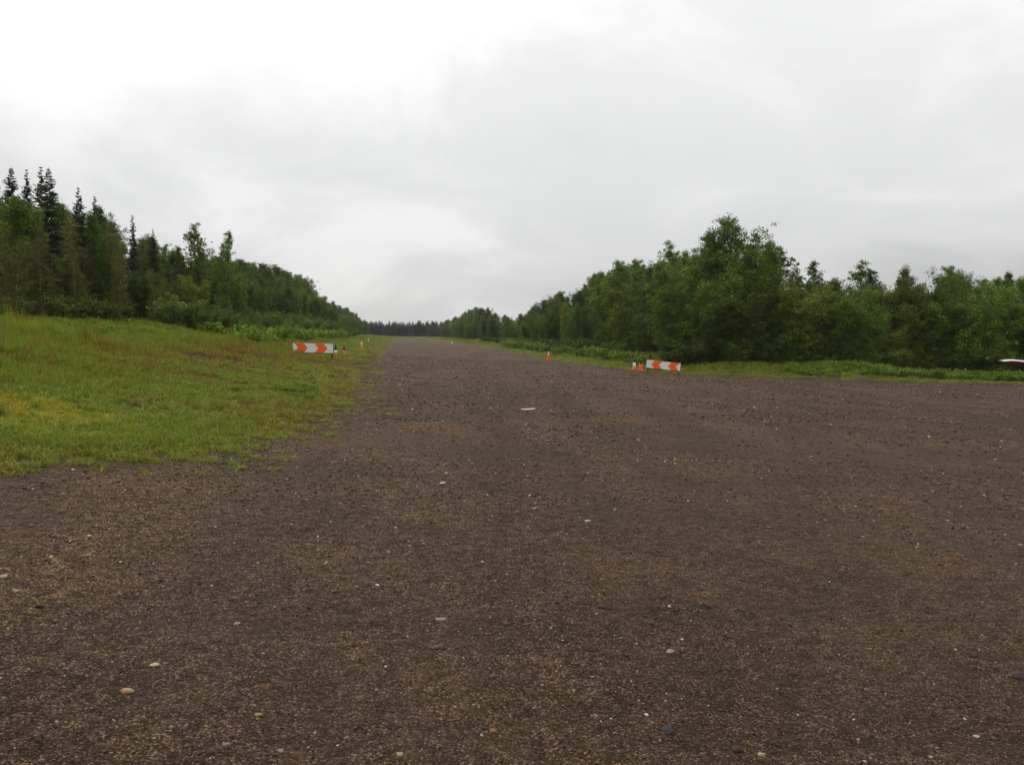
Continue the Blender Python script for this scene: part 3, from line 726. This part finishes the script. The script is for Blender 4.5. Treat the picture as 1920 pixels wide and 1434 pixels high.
def spruce_meshes(seed, h=10.0, R0=1.15, ragged=0.25):
    g = np.random.default_rng(seed); k = 8; t = np.linspace(0, 1, k)
    st = np.column_stack([np.cumsum(g.normal(0, .02, k)), np.cumsum(g.normal(0, .02, k)), h * t - 0.1 * (t == 0)])
    paths = [(st, 0.14 * (1 - t) + 0.008, 7)]
    V = []; z = 0.7
    while z < h - 0.05:
        f = z / h; nb_ = 8 if f < 0.9 else 5
        Lb = R0 * ((1 - f) ** 0.78) * (0.55 + 0.45 * min(1, f * 5)) + 0.05
        for q in range(nb_):
            az = g.uniform(0, 6.28); ln = Lb * g.uniform(1 - 1.7 * ragged, 1 + ragged); zj = z + g.uniform(-0.11, 0.11) * (f < 0.95)
            if g.uniform() < 0.06: ln *= 1.25
            m = 7; s = np.linspace(0, 1, m)
            dr = -0.5 * (1 - f) + 0.35 * f ** 3 + g.normal(0, 0.13)
            xy = ln * s; zz3 = ln * (dr * s + 0.28 * s ** 3 * (1 - f)) 
            p = np.array([np.interp(f, t, st[:, 0]), np.interp(f, t, st[:, 1]), zj]) + np.column_stack([xy * math.cos(az), xy * math.sin(az), zz3])
            if ln > 0.3: paths.append((p[[0, 3, 6]], np.array([0.02, 0.013, 0.005]), 3))
            nt_ = max(5, int(ln * 17)); out = np.array([math.cos(az), math.sin(az), dr]); side = np.array([-math.sin(az), math.cos(az), 0])
            for w in range(nt_):
                u = (w + g.uniform(0, 1)) / nt_; u = 0.10 + 0.9 * u
                c = np.array([np.interp(u, s, p[:, e]) for e in range(3)])
                for sg in (-1, 1):
                    tl = (0.13 + 0.30 * (1 - u) * min(1, ln)) * g.uniform(0.7, 1.3) * min(1, 0.35 + 1.6 * (1 - f))
                    dv = out * 0.75 + side * sg * g.uniform(0.5, 1.1) + np.array([0, 0, g.uniform(-0.55, 0.1)]); dv /= np.linalg.norm(dv)
                    wv = np.cross(dv, g.normal(0, 1, 3)); wv /= np.linalg.norm(wv) + 1e-9; wv *= 0.055
                    V += [c - wv * 0.6, c + dv * tl * 0.55 - wv, c + dv * tl, c + dv * tl * 0.55 + wv]
        z += 0.15 * g.uniform(0.8, 1.25)
    V = np.array(V); tv, tq = tubes_np(paths)
    tm = mesh_np('spruce_trunk', tv, tq, None, True); tm.materials.append(M['bark'])
    lm = mesh_np('spruce_crown_%d' % seed, V, np.arange(len(V)).reshape(-1, 4)); lm.materials.append(M['spruce'])
    return tm, lm
TREES = {
    'poplar': [tree_meshes('poplar', 10, b_poplar(1.75, 0), 0.108, 'poplar', 'bark'), tree_meshes('poplar', 12, b_poplar(1.5, 0), 0.105, 'poplar', 'bark'), tree_meshes('poplar', 15, b_poplar(2.1, 0), 0.108, 'poplar', 'bark')],
    'sparse': [tree_meshes('sparse_poplar', 20, b_poplar(1.55, 1), 0.125, 'poplar', 'bark'), tree_meshes('sparse_poplar', 22, b_poplar(1.3, 1), 0.125, 'poplar', 'bark')],
    'alder': [tree_meshes('alder', 30 + i, b_alder, 0.10, 'alder', 'bark') for i in range(3)],
    'birch': [tree_meshes('birch', 40 + i, b_birch, 0.092, 'birch', 'birchbark') for i in range(2)],
    'shrub': [tree_meshes('shrub', 50 + i, b_shrub, 0.075, 'shrub', 'bark') for i in range(3)],
    'brush': [tree_meshes('brush', 70 + i, b_shrub, 0.10, 'brush', 'bark') for i in range(2)],
    'spruce': [spruce_meshes(60, 10, 1.5), spruce_meshes(61, 10, 1.3, 0.32), spruce_meshes(62, 10, 1.1, 0.4)],
}
HGT = {'poplar': 10.3, 'sparse': 10.3, 'alder': 6.3, 'birch': 9.8, 'shrub': 2.0, 'brush': 2.0, 'spruce': 10.0}
NAME = {'poplar': 'poplar_tree', 'sparse': 'poplar_tree', 'alder': 'alder_tree', 'birch': 'birch_tree', 'shrub': 'willow_shrub', 'brush': 'brush_shrub', 'spruce': 'spruce_tree'}
CAT = {'poplar': 'tree', 'sparse': 'tree', 'alder': 'tree', 'birch': 'tree', 'shrub': 'shrub', 'brush': 'shrub', 'spruce': 'spruce'}
TOP = {lm.name: max(float(np.percentile([v.co.z for v in lm.vertices], 99.97)), 0.1) for vs_ in TREES.values() for _, lm in vs_}
ntree = 0
def plant(kind, x, y, h, label, group, wide=1.0, var=None, rz=None, sink=0.1):
    global ntree; ntree += 1
    tm, lm = TREES[kind][rng.integers(len(TREES[kind])) if var is None else var]
    r = bpy.data.objects.new(NAME[kind], None); C.objects.link(r)
    s = h / TOP[lm.name]; w = s * wide
    r.location = (x, y, gz1(x, y) - sink * s); r.scale = (w, w, s); r.rotation_euler = (0, 0, rng.uniform(0, 6.28) if rz is None else rz)
    tag(r, label, CAT[kind], group)
    for nm, me in (('trunk' if kind not in ('shrub', 'brush') else 'stems', tm), ('crown' if kind not in ('shrub', 'brush') else 'foliage', lm)):
        o = bpy.data.objects.new(nm, me); C.objects.link(o); o.parent = r
    return r
def px_x(px, d): return (px - 960) / F * d
def top_h(py, x, d): return CAMZ + (HZ - py) / F * d - gz1(x, d)

SKL = [(-300, 370), (0, 372), (60, 368), (130, 380), (200, 392), (240, 425), (300, 448), (350, 470), (450, 486), (520, 496), (560, 512), (590, 545), (620, 565), (650, 578), (690, 600), (720, 606)]
SKR = [(820, 602), (850, 595), (880, 580), (905, 572), (940, 585), (960, 596), (985, 585), (1010, 567), (1050, 548), (1095, 542), (1115, 510), (1150, 490), (1200, 490), (1250, 478), (1320, 460), (1390, 440), (1430, 480), (1500, 515), (1600, 520), (1700, 508), (1780, 502), (1860, 500), (1920, 502), (2200, 500)]
def sk(t, px): return float(np.interp(px, [a for a, _ in t], [b for _, b in t]))

# individual trees that the photograph singles out
def hero(kind, px, py, d, label, group=None, wide=1.0, var=None):
    x = px_x(px, d); return plant(kind, x, d, top_h(py, x, d), label, group, wide, var)
GS = 'dark spruces above the left wood'
hero('spruce', -4, 308, 47, 'dark spruce cut by the left edge of the photo', GS, 1.0, 0)
hero('spruce', 29, 317, 47, 'dark broad spruce, first one fully in view from the left edge', GS, 1.05, 0)
hero('spruce', 60, 319, 48, 'thin ragged spruce between two broader ones at the far left', GS, 0.8, 1)
hero('spruce', 87, 314, 46, 'tallest spruce, left one of the touching pair above the left wood', GS, 1.0, 1)
hero('spruce', 104, 319, 45, 'right one of the touching pair of tall spruces above the left wood', GS, 1.0, 0)
hero('spruce', 157, 353, 50, 'lone spruce tip right of the tall spruces', GS, 0.95, 1)
hero('spruce', 187, 370, 55, 'small thin spruce tip beside the lone spruce tip', GS, 0.8, 2)
hero('spruce', 255, 405, 58, 'slender spruce tip halfway down the slope of the left treeline', GS, 0.75, 2)
hero('spruce', 290, 430, 62, 'short spruce tip just left of the round open poplar', GS, 0.8, 1)
GP = 'open poplars above the treeline'
hero('sparse', 370, 417, 70, 'open round-topped poplar standing above the left treeline', GP, 1.0, 0)
hero('sparse', 345, 462, 69, 'low open poplar leaning against the round-topped one on the left', GP, 0.8, 1)
hero('sparse', 424, 431, 72, 'narrow open poplar right of the round-topped poplar on the left', GP, 0.9, 1)
hero('birch', 228, 470, 46, 'birch with a pale leaning trunk showing at the left wood edge', None, 0.9, 0)
hero('birch', 145, 480, 40, 'slim birch with thin pale stem, left of the pale-trunked birch', None, 0.8, 1)
hero('poplar', 1390, 404, 67, 'tallest poplar of the right wood with a broad tufted crown', None, 1.25, 2)
hero('poplar', 1343, 428, 68, 'tall poplar leaning against the left side of the tallest one', None, 0.9, 1)
hero('poplar', 1420, 450, 66, 'shorter poplar filling the right side of the tallest one', None, 1.0, 0)
hero('sparse', 1265, 450, 78, 'narrow pointed poplar left of the tall right-hand poplars', GP, 0.9, 0)
hero('sparse', 1470, 462, 68, 'open poplar with upright shoots right of the tallest poplar', GP, 1.15, 0)
hero('sparse', 1538, 486, 70, 'small open poplar top in the gap of the right treeline', GP, 1.1, 1)
hero('sparse', 1597, 488, 69, 'open poplar, left of a touching pair above the right willows', GP, 1.2, 0)
hero('sparse', 1638, 504, 69, 'open poplar, right of a touching pair above the right willows', GP, 1.0, 1)
hero('poplar', 1706, 497, 66, 'pointed poplar top on the right treeline, left of the broad one', None, 0.9, 1)
hero('poplar', 1772, 496, 66, 'broad poplar top near the right end of the treeline', None, 1.0, 2)
hero('poplar', 1902, 508, 70, 'dark poplar at the right edge of the photo', None, 0.9, 0)
hero('alder', 1500, 527, 62.5, 'rounded bright alder in front of the open poplars on the right', None, 1.25, 0)
hero('alder', 1585, 540, 63, 'second rounded alder, right of the bright one', None, 1.2, 1)

# the woods along both sides
LW = 'trees of the left wood'; RW = 'trees of the right wood'; RA = 'trees behind the apron'
def row(u0, d0, d1, lo, hi, kinds, skl, label, group, jit=1.0, sp=1.0, wide=1.0):
    d = d0
    while d < d1:
        dd = d + rng.normal(0, 0.5); u = u0 + rng.normal(0, jit) * (1 + dd / 300); x = u - 0.13 * dd; px = 960 + F * x / dd
        h = top_h(sk(skl, px), x, dd) * rng.uniform(lo, hi); kind = kinds[rng.integers(len(kinds))]
        lb = label(kind, dd, lo)
        if 1.5 < h < 16: plant(kind, x, dd, h, lb, group, wide * rng.uniform(0.85, 1.2) * (1.25 if h < 6 and kind in ('poplar', 'birch') else 1.0))
        d += (1.9 + 0.030 * d) * sp
LOOK = {'birch': 'yellowish birch', 'alder': 'leafy alder', 'poplar': 'green poplar', 'spruce': 'dark spruce'}
def lab_l(kind, d, lo):
    rk = ('low ' if lo < 0.8 else 'tall ') + LOOK[kind]; ln = 'front' if lo < 0.8 else 'back'
    if d < 64: return '%s in the %s of the left wood above the grass bank' % (rk, ln)
    if d < 110: return '%s in the %s of the left wood behind the willow shrubs' % (rk, ln)
    if d < 220: return '%s in the %s of the left wood beyond the left barricade' % (rk, ln)
    return 'distant %s in the %s row where the left wood narrows to the runway end' % (LOOK[kind], ln)
def lab_r(kind, d, lo):
    rk = ('low ' if lo < 0.8 else 'tall ') + LOOK[kind]; ln = 'front' if lo < 0.8 else 'back'
    if d < 105: return '%s in the %s of the right wood behind the right-hand cones' % (rk, ln)
    if d < 220: return '%s in the %s of the right wood beyond the lone runway cone' % (rk, ln)
    return 'distant %s in the %s row where the right wood narrows to the runway end' % (LOOK[kind], ln)
row(-15.2, 27, 62, 0.62, 0.85, ['birch', 'birch', 'birch', 'alder'], SKL, lab_l, LW, 0.7)
row(-18.0, 29, 64, 0.86, 1.0, ['birch', 'birch', 'poplar'], SKL, lab_l, LW, 0.8)
row(-21.5, 32, 66, 0.92, 1.0, ['poplar', 'birch'], SKL, lab_l, LW, 0.8)
row(-15.5, 64, 450, 0.66, 0.86, ['alder', 'poplar'], SKL, lab_l, LW, 0.8)
row(-18.5, 66, 450, 0.90, 1.02, ['poplar'], SKL, lab_l, LW, 0.9)
row(-23.0, 70, 200, 0.92, 1.02, ['poplar'], SKL, lab_l, LW, 0.9)
row(23.2, 72, 450, 0.62, 0.84, ['alder', 'poplar'], SKR, lab_r, RW, 0.8)
row(26.0, 72, 450, 0.90, 1.02, ['poplar'], SKR, lab_r, RW, 0.9)
row(30.0, 76, 220, 0.92, 1.02, ['poplar'], SKR, lab_r, RW, 0.9)
lab_a = {'alder': 'dark leafy alder in the wood edge behind the gravel apron', 'poplar': 'green poplar in the wood behind the gravel apron'}
for yy, lo, hi, kinds, x0 in ((63.0, 0.5, 0.85, ['alder'], 14.5), (66.5, 0.78, 0.98, ['alder', 'poplar'], 13.5), (70.0, 0.88, 1.0, ['poplar'], 12.5)):
    x = x0
    while x < 46:
        dd = yy + rng.normal(0, 1.0); px = 960 + F * x / dd
        h = top_h(sk(SKR, px) if px > 1440 else max(sk(SKR, px), 470), x, dd) * rng.uniform(lo, hi); kind = kinds[rng.integers(len(kinds))]
        if not (abs(px - 1900) < 45 and yy < 64): plant(kind, x, dd, h, ('low ' if lo < 0.6 else 'middle row ' if lo < 0.8 else 'back row ') + lab_a[kind], RA, rng.uniform(1.0, 1.3))
        x += rng.uniform(1.7, 2.6)
# far spruces closing the end of the runway
for k in range(76):
    d = 470 + 16 * rng.uniform(-1, 1) + (k % 3) * 14; px = 676 + 200 * (k + rng.uniform(-.4, .4)) / 76; x = px_x(px, d)
    plant('spruce', x, d, top_h(rng.uniform(600, 608), x, d), 'small hazy dark spruce in the treeline closing the far end of the runway', 'far spruces at the runway end', rng.uniform(1.9, 2.7))
# willow shrubs on both verges
for k in range(34):
    d = 46 + 130 * (k / 33) ** 1.5; u = -11.2 + rng.normal(0, 0.8) + 1.2 * (k / 33); x = u - 0.13 * d
    plant('shrub', x, d, rng.uniform(1.1, 2.0) * (1 + d / 300), 'bright green willow shrub on the bank below the left wood', 'willow shrubs below the left wood', rng.uniform(1.1, 1.5))
for k in range(30):
    d = 84 + 120 * (k / 29) ** 1.3; u = 21.2 + rng.normal(0, 0.5) ; x = u - 0.13 * d
    plant('shrub', x, d, rng.uniform(1.1, 1.9), 'green willow shrub on the right verge below the wood', 'willow shrubs on the right verge', rng.uniform(1.2, 1.6))
for k in range(20):
    x = 11 + 31 * (k + rng.uniform(0, 1)) / 20; d = 61.6 + rng.uniform(-.4, .9)
    plant('brush', x, d, rng.uniform(0.9, 2.4), 'low dark leafy shrub at the foot of the wood behind the apron', 'shrubs at the foot of the right wood', rng.uniform(1.1, 1.5))
for k in range(5):
    d = rng.uniform(31, 44); u = -13.6 + rng.normal(0, 0.5); x = u - 0.13 * d
    plant('brush', x, d, rng.uniform(0.9, 1.6), 'low dark shrub at the foot of the birches on the left bank', 'shrubs under the left birches', rng.uniform(1.1, 1.5))

# ------------------------------------------------------------------ grass and weeds
def grassmat():
    m, t, b, out = newmat('grass_blades')
    a = N(t, 'ShaderNodeAttribute', attribute_name='tint', attribute_type='INSTANCER')
    ge = N(t, 'ShaderNodeNewGeometry')
    c = ramp(t, a.outputs['Fac'], [(0.0, (0.1677, 0.1041, 0.0429)), (0.25, (0.2096, 0.1535, 0.0231)), (0.5, (0.2276, 0.2302, 0.0181)), (0.75, (0.1617, 0.2466, 0.0231)), (1.0, (0.3474, 0.3179, 0.0198))])
    c = mixc(t, 1.0, c, ramp(t, ge.outputs['Random Per Island'], [(0, 0.62), (0.7, 1.05), (0.93, 1.25), (1, (1.9, 1.65, 1.5))]), 'MULTIPLY')
    L(t, c, b.inputs['Base Color']); b.inputs['Roughness'].default_value = 0.55; b.inputs['Specular IOR Level'].default_value = 0.12
    tr = N(t, 'ShaderNodeBsdfTranslucent'); L(t, c, tr.inputs[0])
    mxs = N(t, 'ShaderNodeMixShader', i_0=0.3); L(t, b.outputs[0], mxs.inputs[1]); L(t, tr.outputs[0], mxs.inputs[2]); L(t, mxs.outputs[0], out.inputs[0])
    return m
M['grass'] = grassmat()
def clump(seed, nb, rad, h, wd):
    g = np.random.default_rng(seed); V = []; Q = []; T = []
    for i in range(nb):
        a = g.uniform(0, 6.28); r = rad * math.sqrt(g.uniform()); b = np.array([r * math.cos(a), r * math.sin(a), -0.02])
        az = g.uniform(0, 6.28); bend = g.uniform(0.15, 0.8); hh = h * g.uniform(0.45, 1.15); w = wd * g.uniform(0.7, 1.3)
        o = np.array([math.cos(az), math.sin(az), 0]); s = np.array([-math.sin(az), math.cos(az), 0]) * w
        k = len(V)
        m1 = b + o * bend * hh * 0.22 + np.array([0, 0, hh * 0.55]); m2 = b + o * bend * hh * 0.75 + np.array([0, 0, hh * (1 - 0.25 * bend)])
        V += [b - s, b + s, m1 + s * 0.8, m1 - s * 0.8, m2]; Q.append((k, k + 1, k + 2, k + 3)); T.append((k + 3, k + 2, k + 4))
    return mesh_np('grass_clump', V, Q, T)
def weed_mesh(seed):
    g = np.random.default_rng(seed); pts = []
    for i in range(13):
        a = g.uniform(0, 6.28); b = np.array([0.16 * math.cos(a), 0.16 * math.sin(a), 0]) * g.uniform(0, 1)
        for q in range(12): pts.append(b + np.array([math.cos(a), math.sin(a), 0]) * 0.15 * q / 12 + np.array([0, 0, 0.03 + 0.34 * q / 12]) + g.normal(0, 0.04, 3))
    V, Q = leaves_np(np.array(pts), 0.095, g, 0.1); return mesh_np('weed', V, Q)
def scatter_grass():
    srcs = [src('grass_clump', clump(i, 34, 0.11, 0.24, 0.0045), M['grass']) for i in range(5)]
    out = {'P': [], 'S': [], 'T': [], 'H': []}
    for r0, r1, dens, sw, half0, half1 in ((7, 15, 150, 0.85, -50, 6), (15, 28, 62, 1.15, -48, 4), (28, 50, 26, 1.7, -44, 44), (50, 90, 9.0, 2.4, -36, 44), (90, 170, 2.4, 3.4, -30, 24), (170, 480, 0.30, 5.0, -14, 10)):
        area = math.radians(half1 - half0) / 2 * (r1 * r1 - r0 * r0); n = int(area * dens)
        r = np.sqrt(rng.uniform(r0 * r0, r1 * r1, n)); a = np.radians(rng.uniform(half0, half1, n)); x = r * np.sin(a); y = r * np.cos(a)
        s = sdist(x, y); m = mask(x, y); br = bare(x, y); u = x + 0.13 * y
        pat = fbm(x * 0.5, y * 0.5, 61, 4); p2 = fbm(x * 0.17 + 5, y * 0.17, 71, 3)
        keep = (rng.uniform(0, 1, n) < sstep(0.12, 0.95, m) * (1 - 0.75 * br) * np.clip(0.35 + pat, 0, 1)) & (u > -17) & (u < 45)
        keep |= (rng.uniform(0, 1, n) < 0.010 * sstep(-2.0, 0, s)) & (s < 0)
        x, y, r, s, u, pat, p2, br = (v[keep] for v in (x, y, r, s, u, pat, p2, br)); k = len(x)
        # taller and greener up the bank, short and yellow by the gravel
        lush = sstep(1.0, 9.0, s + (p2 - 0.5) * 9)
        h = (0.42 + 1.15 * lush) * (0.45 + 0.55 * sstep(-0.6, 1.2, s)) * (0.65 + 0.8 * pat)
        t = 0.53 + 0.24 * lush + (pat - 0.5) * 0.55 - 0.42 * br + rng.normal(0, 0.07, k)
        t = np.where(u > 4, 0.62 + (pat - 0.5) * 0.4, t - 0.12 * np.exp(-((s - 0.2) / 0.9) ** 2)) + rng.normal(0, 0.08, k)
        mid = np.exp(-((u + 6.8) / 1.6) ** 2) * sstep(0.42, 0.62, p2) * (u < 0); t = t - 0.26 * mid
        moss = np.exp(-(((x + 7.2) / 2.2) ** 2 + ((y - 12.0) / 2.4) ** 2)); t = t + 0.5 * moss; h = h * (1 - 0.55 * moss)
        out['P'].append(np.stack([x, y], 1)); out['S'].append(sw * rng.uniform(0.75, 1.3, k)); out['H'].append(h * (1 + 0.12 * (sw - 1))); out['T'].append(t)
    # tufts in front of the left barricade
    n = 170; bx0, by0 = px_x(549, 46), 46; x = rng.uniform(bx0 - 1.0, bx0 + 2.0, n); y = rng.uniform(43.6, 45.7, n)
    out['P'].append(np.stack([x, y], 1)); out['S'].append(rng.uniform(1.0, 1.6, n)); out['H'].append(0.3 + 1.15 * np.exp(-((x - bx0 - 0.72) / 0.45) ** 2)); out['T'].append(rng.uniform(0.12, 0.42, n))
    P = np.concatenate(out['P']); S = np.concatenate(out['S']); H = np.concatenate(out['H']); T = np.concatenate(out['T'])
    tall = rng.uniform(0, 1, len(H)) < 0.05; H = np.where(tall, H * rng.uniform(1.3, 2.0, len(H)), H); T = np.clip(np.where(tall, T - rng.uniform(-0.15, 0.55, len(T)), T), 0, 1)
    ok = np.ones(len(P), bool)
    for o_ in bpy.data.objects:
        if o_.name.startswith('traffic_cone') or o_.name.startswith('marker'):
            ok &= ~((np.abs(P[:, 0] - o_.location.x) < 0.35) & (P[:, 1] - o_.location.y < 0.3) & (P[:, 1] - o_.location.y > -1.6))
    P, S, H, T = P[ok], S[ok], H[ok], T[ok]
    n = len(P); z = ground_z(P[:, 0], P[:, 1])
    rot = np.stack([rng.normal(0, .1, n), rng.normal(0, .1, n), rng.uniform(0, 6.28, n)], 1)
    scatter('grass', np.column_stack([P, z]), rot, np.stack([S, S, H], 1), rng.integers(0, 5, n), T, srcs, 'rough green and yellowish grass covering the banks and verges', 'grass')
    ws = [src('weed', weed_mesh(i), M['weed']) for i in range(4)]
    Pw = []
    for k in range(2000):
        x = rng.uniform(18, 46); y = rng.uniform(54.4, 59.5)
        Pw.append((x, y, 0.75 + 0.3 * (x > 22)))
    for k in range(260):
        d = rng.uniform(66, 150); u = rng.uniform(18.0, 19.5); Pw.append((u - 0.13 * d, d, 1.0 + d / 120))
    for k in range(1100):
        d = rng.uniform(27, 46); u = rng.uniform(-14.5, -10.0); Pw.append((u - 0.13 * d, d, 0.7))
    for k in range(900):
        d = rng.uniform(46, 140); u = rng.uniform(-11.0, -7.5); Pw.append((u - 0.13 * d, d, 1.2 + d / 140))
    for k in range(70):
        p = at(rng.normal(565, 30), rng.normal(735, 8)); Pw.append((p[0], p[1], 0.33))
    for k in range(900):
        d = rng.uniform(11, 44); u = rng.uniform(-13, -3.0); Pw.append((u - 0.13 * d, d, 0.24 + 0.2 * (u < -8)))
    Pw = np.array(Pw); kp = (sdist(Pw[:, 0], Pw[:, 1]) > 0.5) & (fbm(Pw[:, 0] * 0.4, Pw[:, 1] * 0.4, 81) > 0.42); Pw = Pw[kp]; n = len(Pw)
    sc_ = Pw[:, 2] * rng.uniform(0.6, 1.4, n); z = ground_z(Pw[:, 0], Pw[:, 1])
    scatter('verge_weeds', np.column_stack([Pw[:, :2], z]), np.stack([np.zeros(n), np.zeros(n), rng.uniform(0, 6.28, n)], 1), np.stack([sc_, sc_, sc_ * rng.uniform(.7, 1.2, n)], 1), rng.integers(0, 4, n), rng.uniform(0, 1, n), ws, 'leafy bright green weeds growing along the verges and the bank', 'weeds')
    return len(P), n
NGR = scatter_grass()

# ------------------------------------------------------------------ damp air
def haze():
    me = MB().box((0, 0, 0), (14000, 14000, 26)).mesh('haze'); o = obj('haze', me); o.location = (0, 0, 9.0)
    m = bpy.data.materials.new('haze'); m.use_nodes = True; t = m.node_tree; t.nodes.clear()
    out = N(t, 'ShaderNodeOutputMaterial'); v = N(t, 'ShaderNodeVolumePrincipled')
    v.inputs['Color'].default_value = (0.86, 0.9, 0.93, 1); v.inputs['Density'].default_value = 0.00016
    L(t, v.outputs[0], out.inputs['Volume']); me.materials.append(m); tag(o, 'thin damp haze over the whole airstrip', 'haze', kind='stuff')
haze()
print('pebbles', NG, 'grass', NGR, 'trees', ntree, 'tris', sum(len(m.loop_triangles) or len(m.polygons) * 2 for m in bpy.data.meshes))
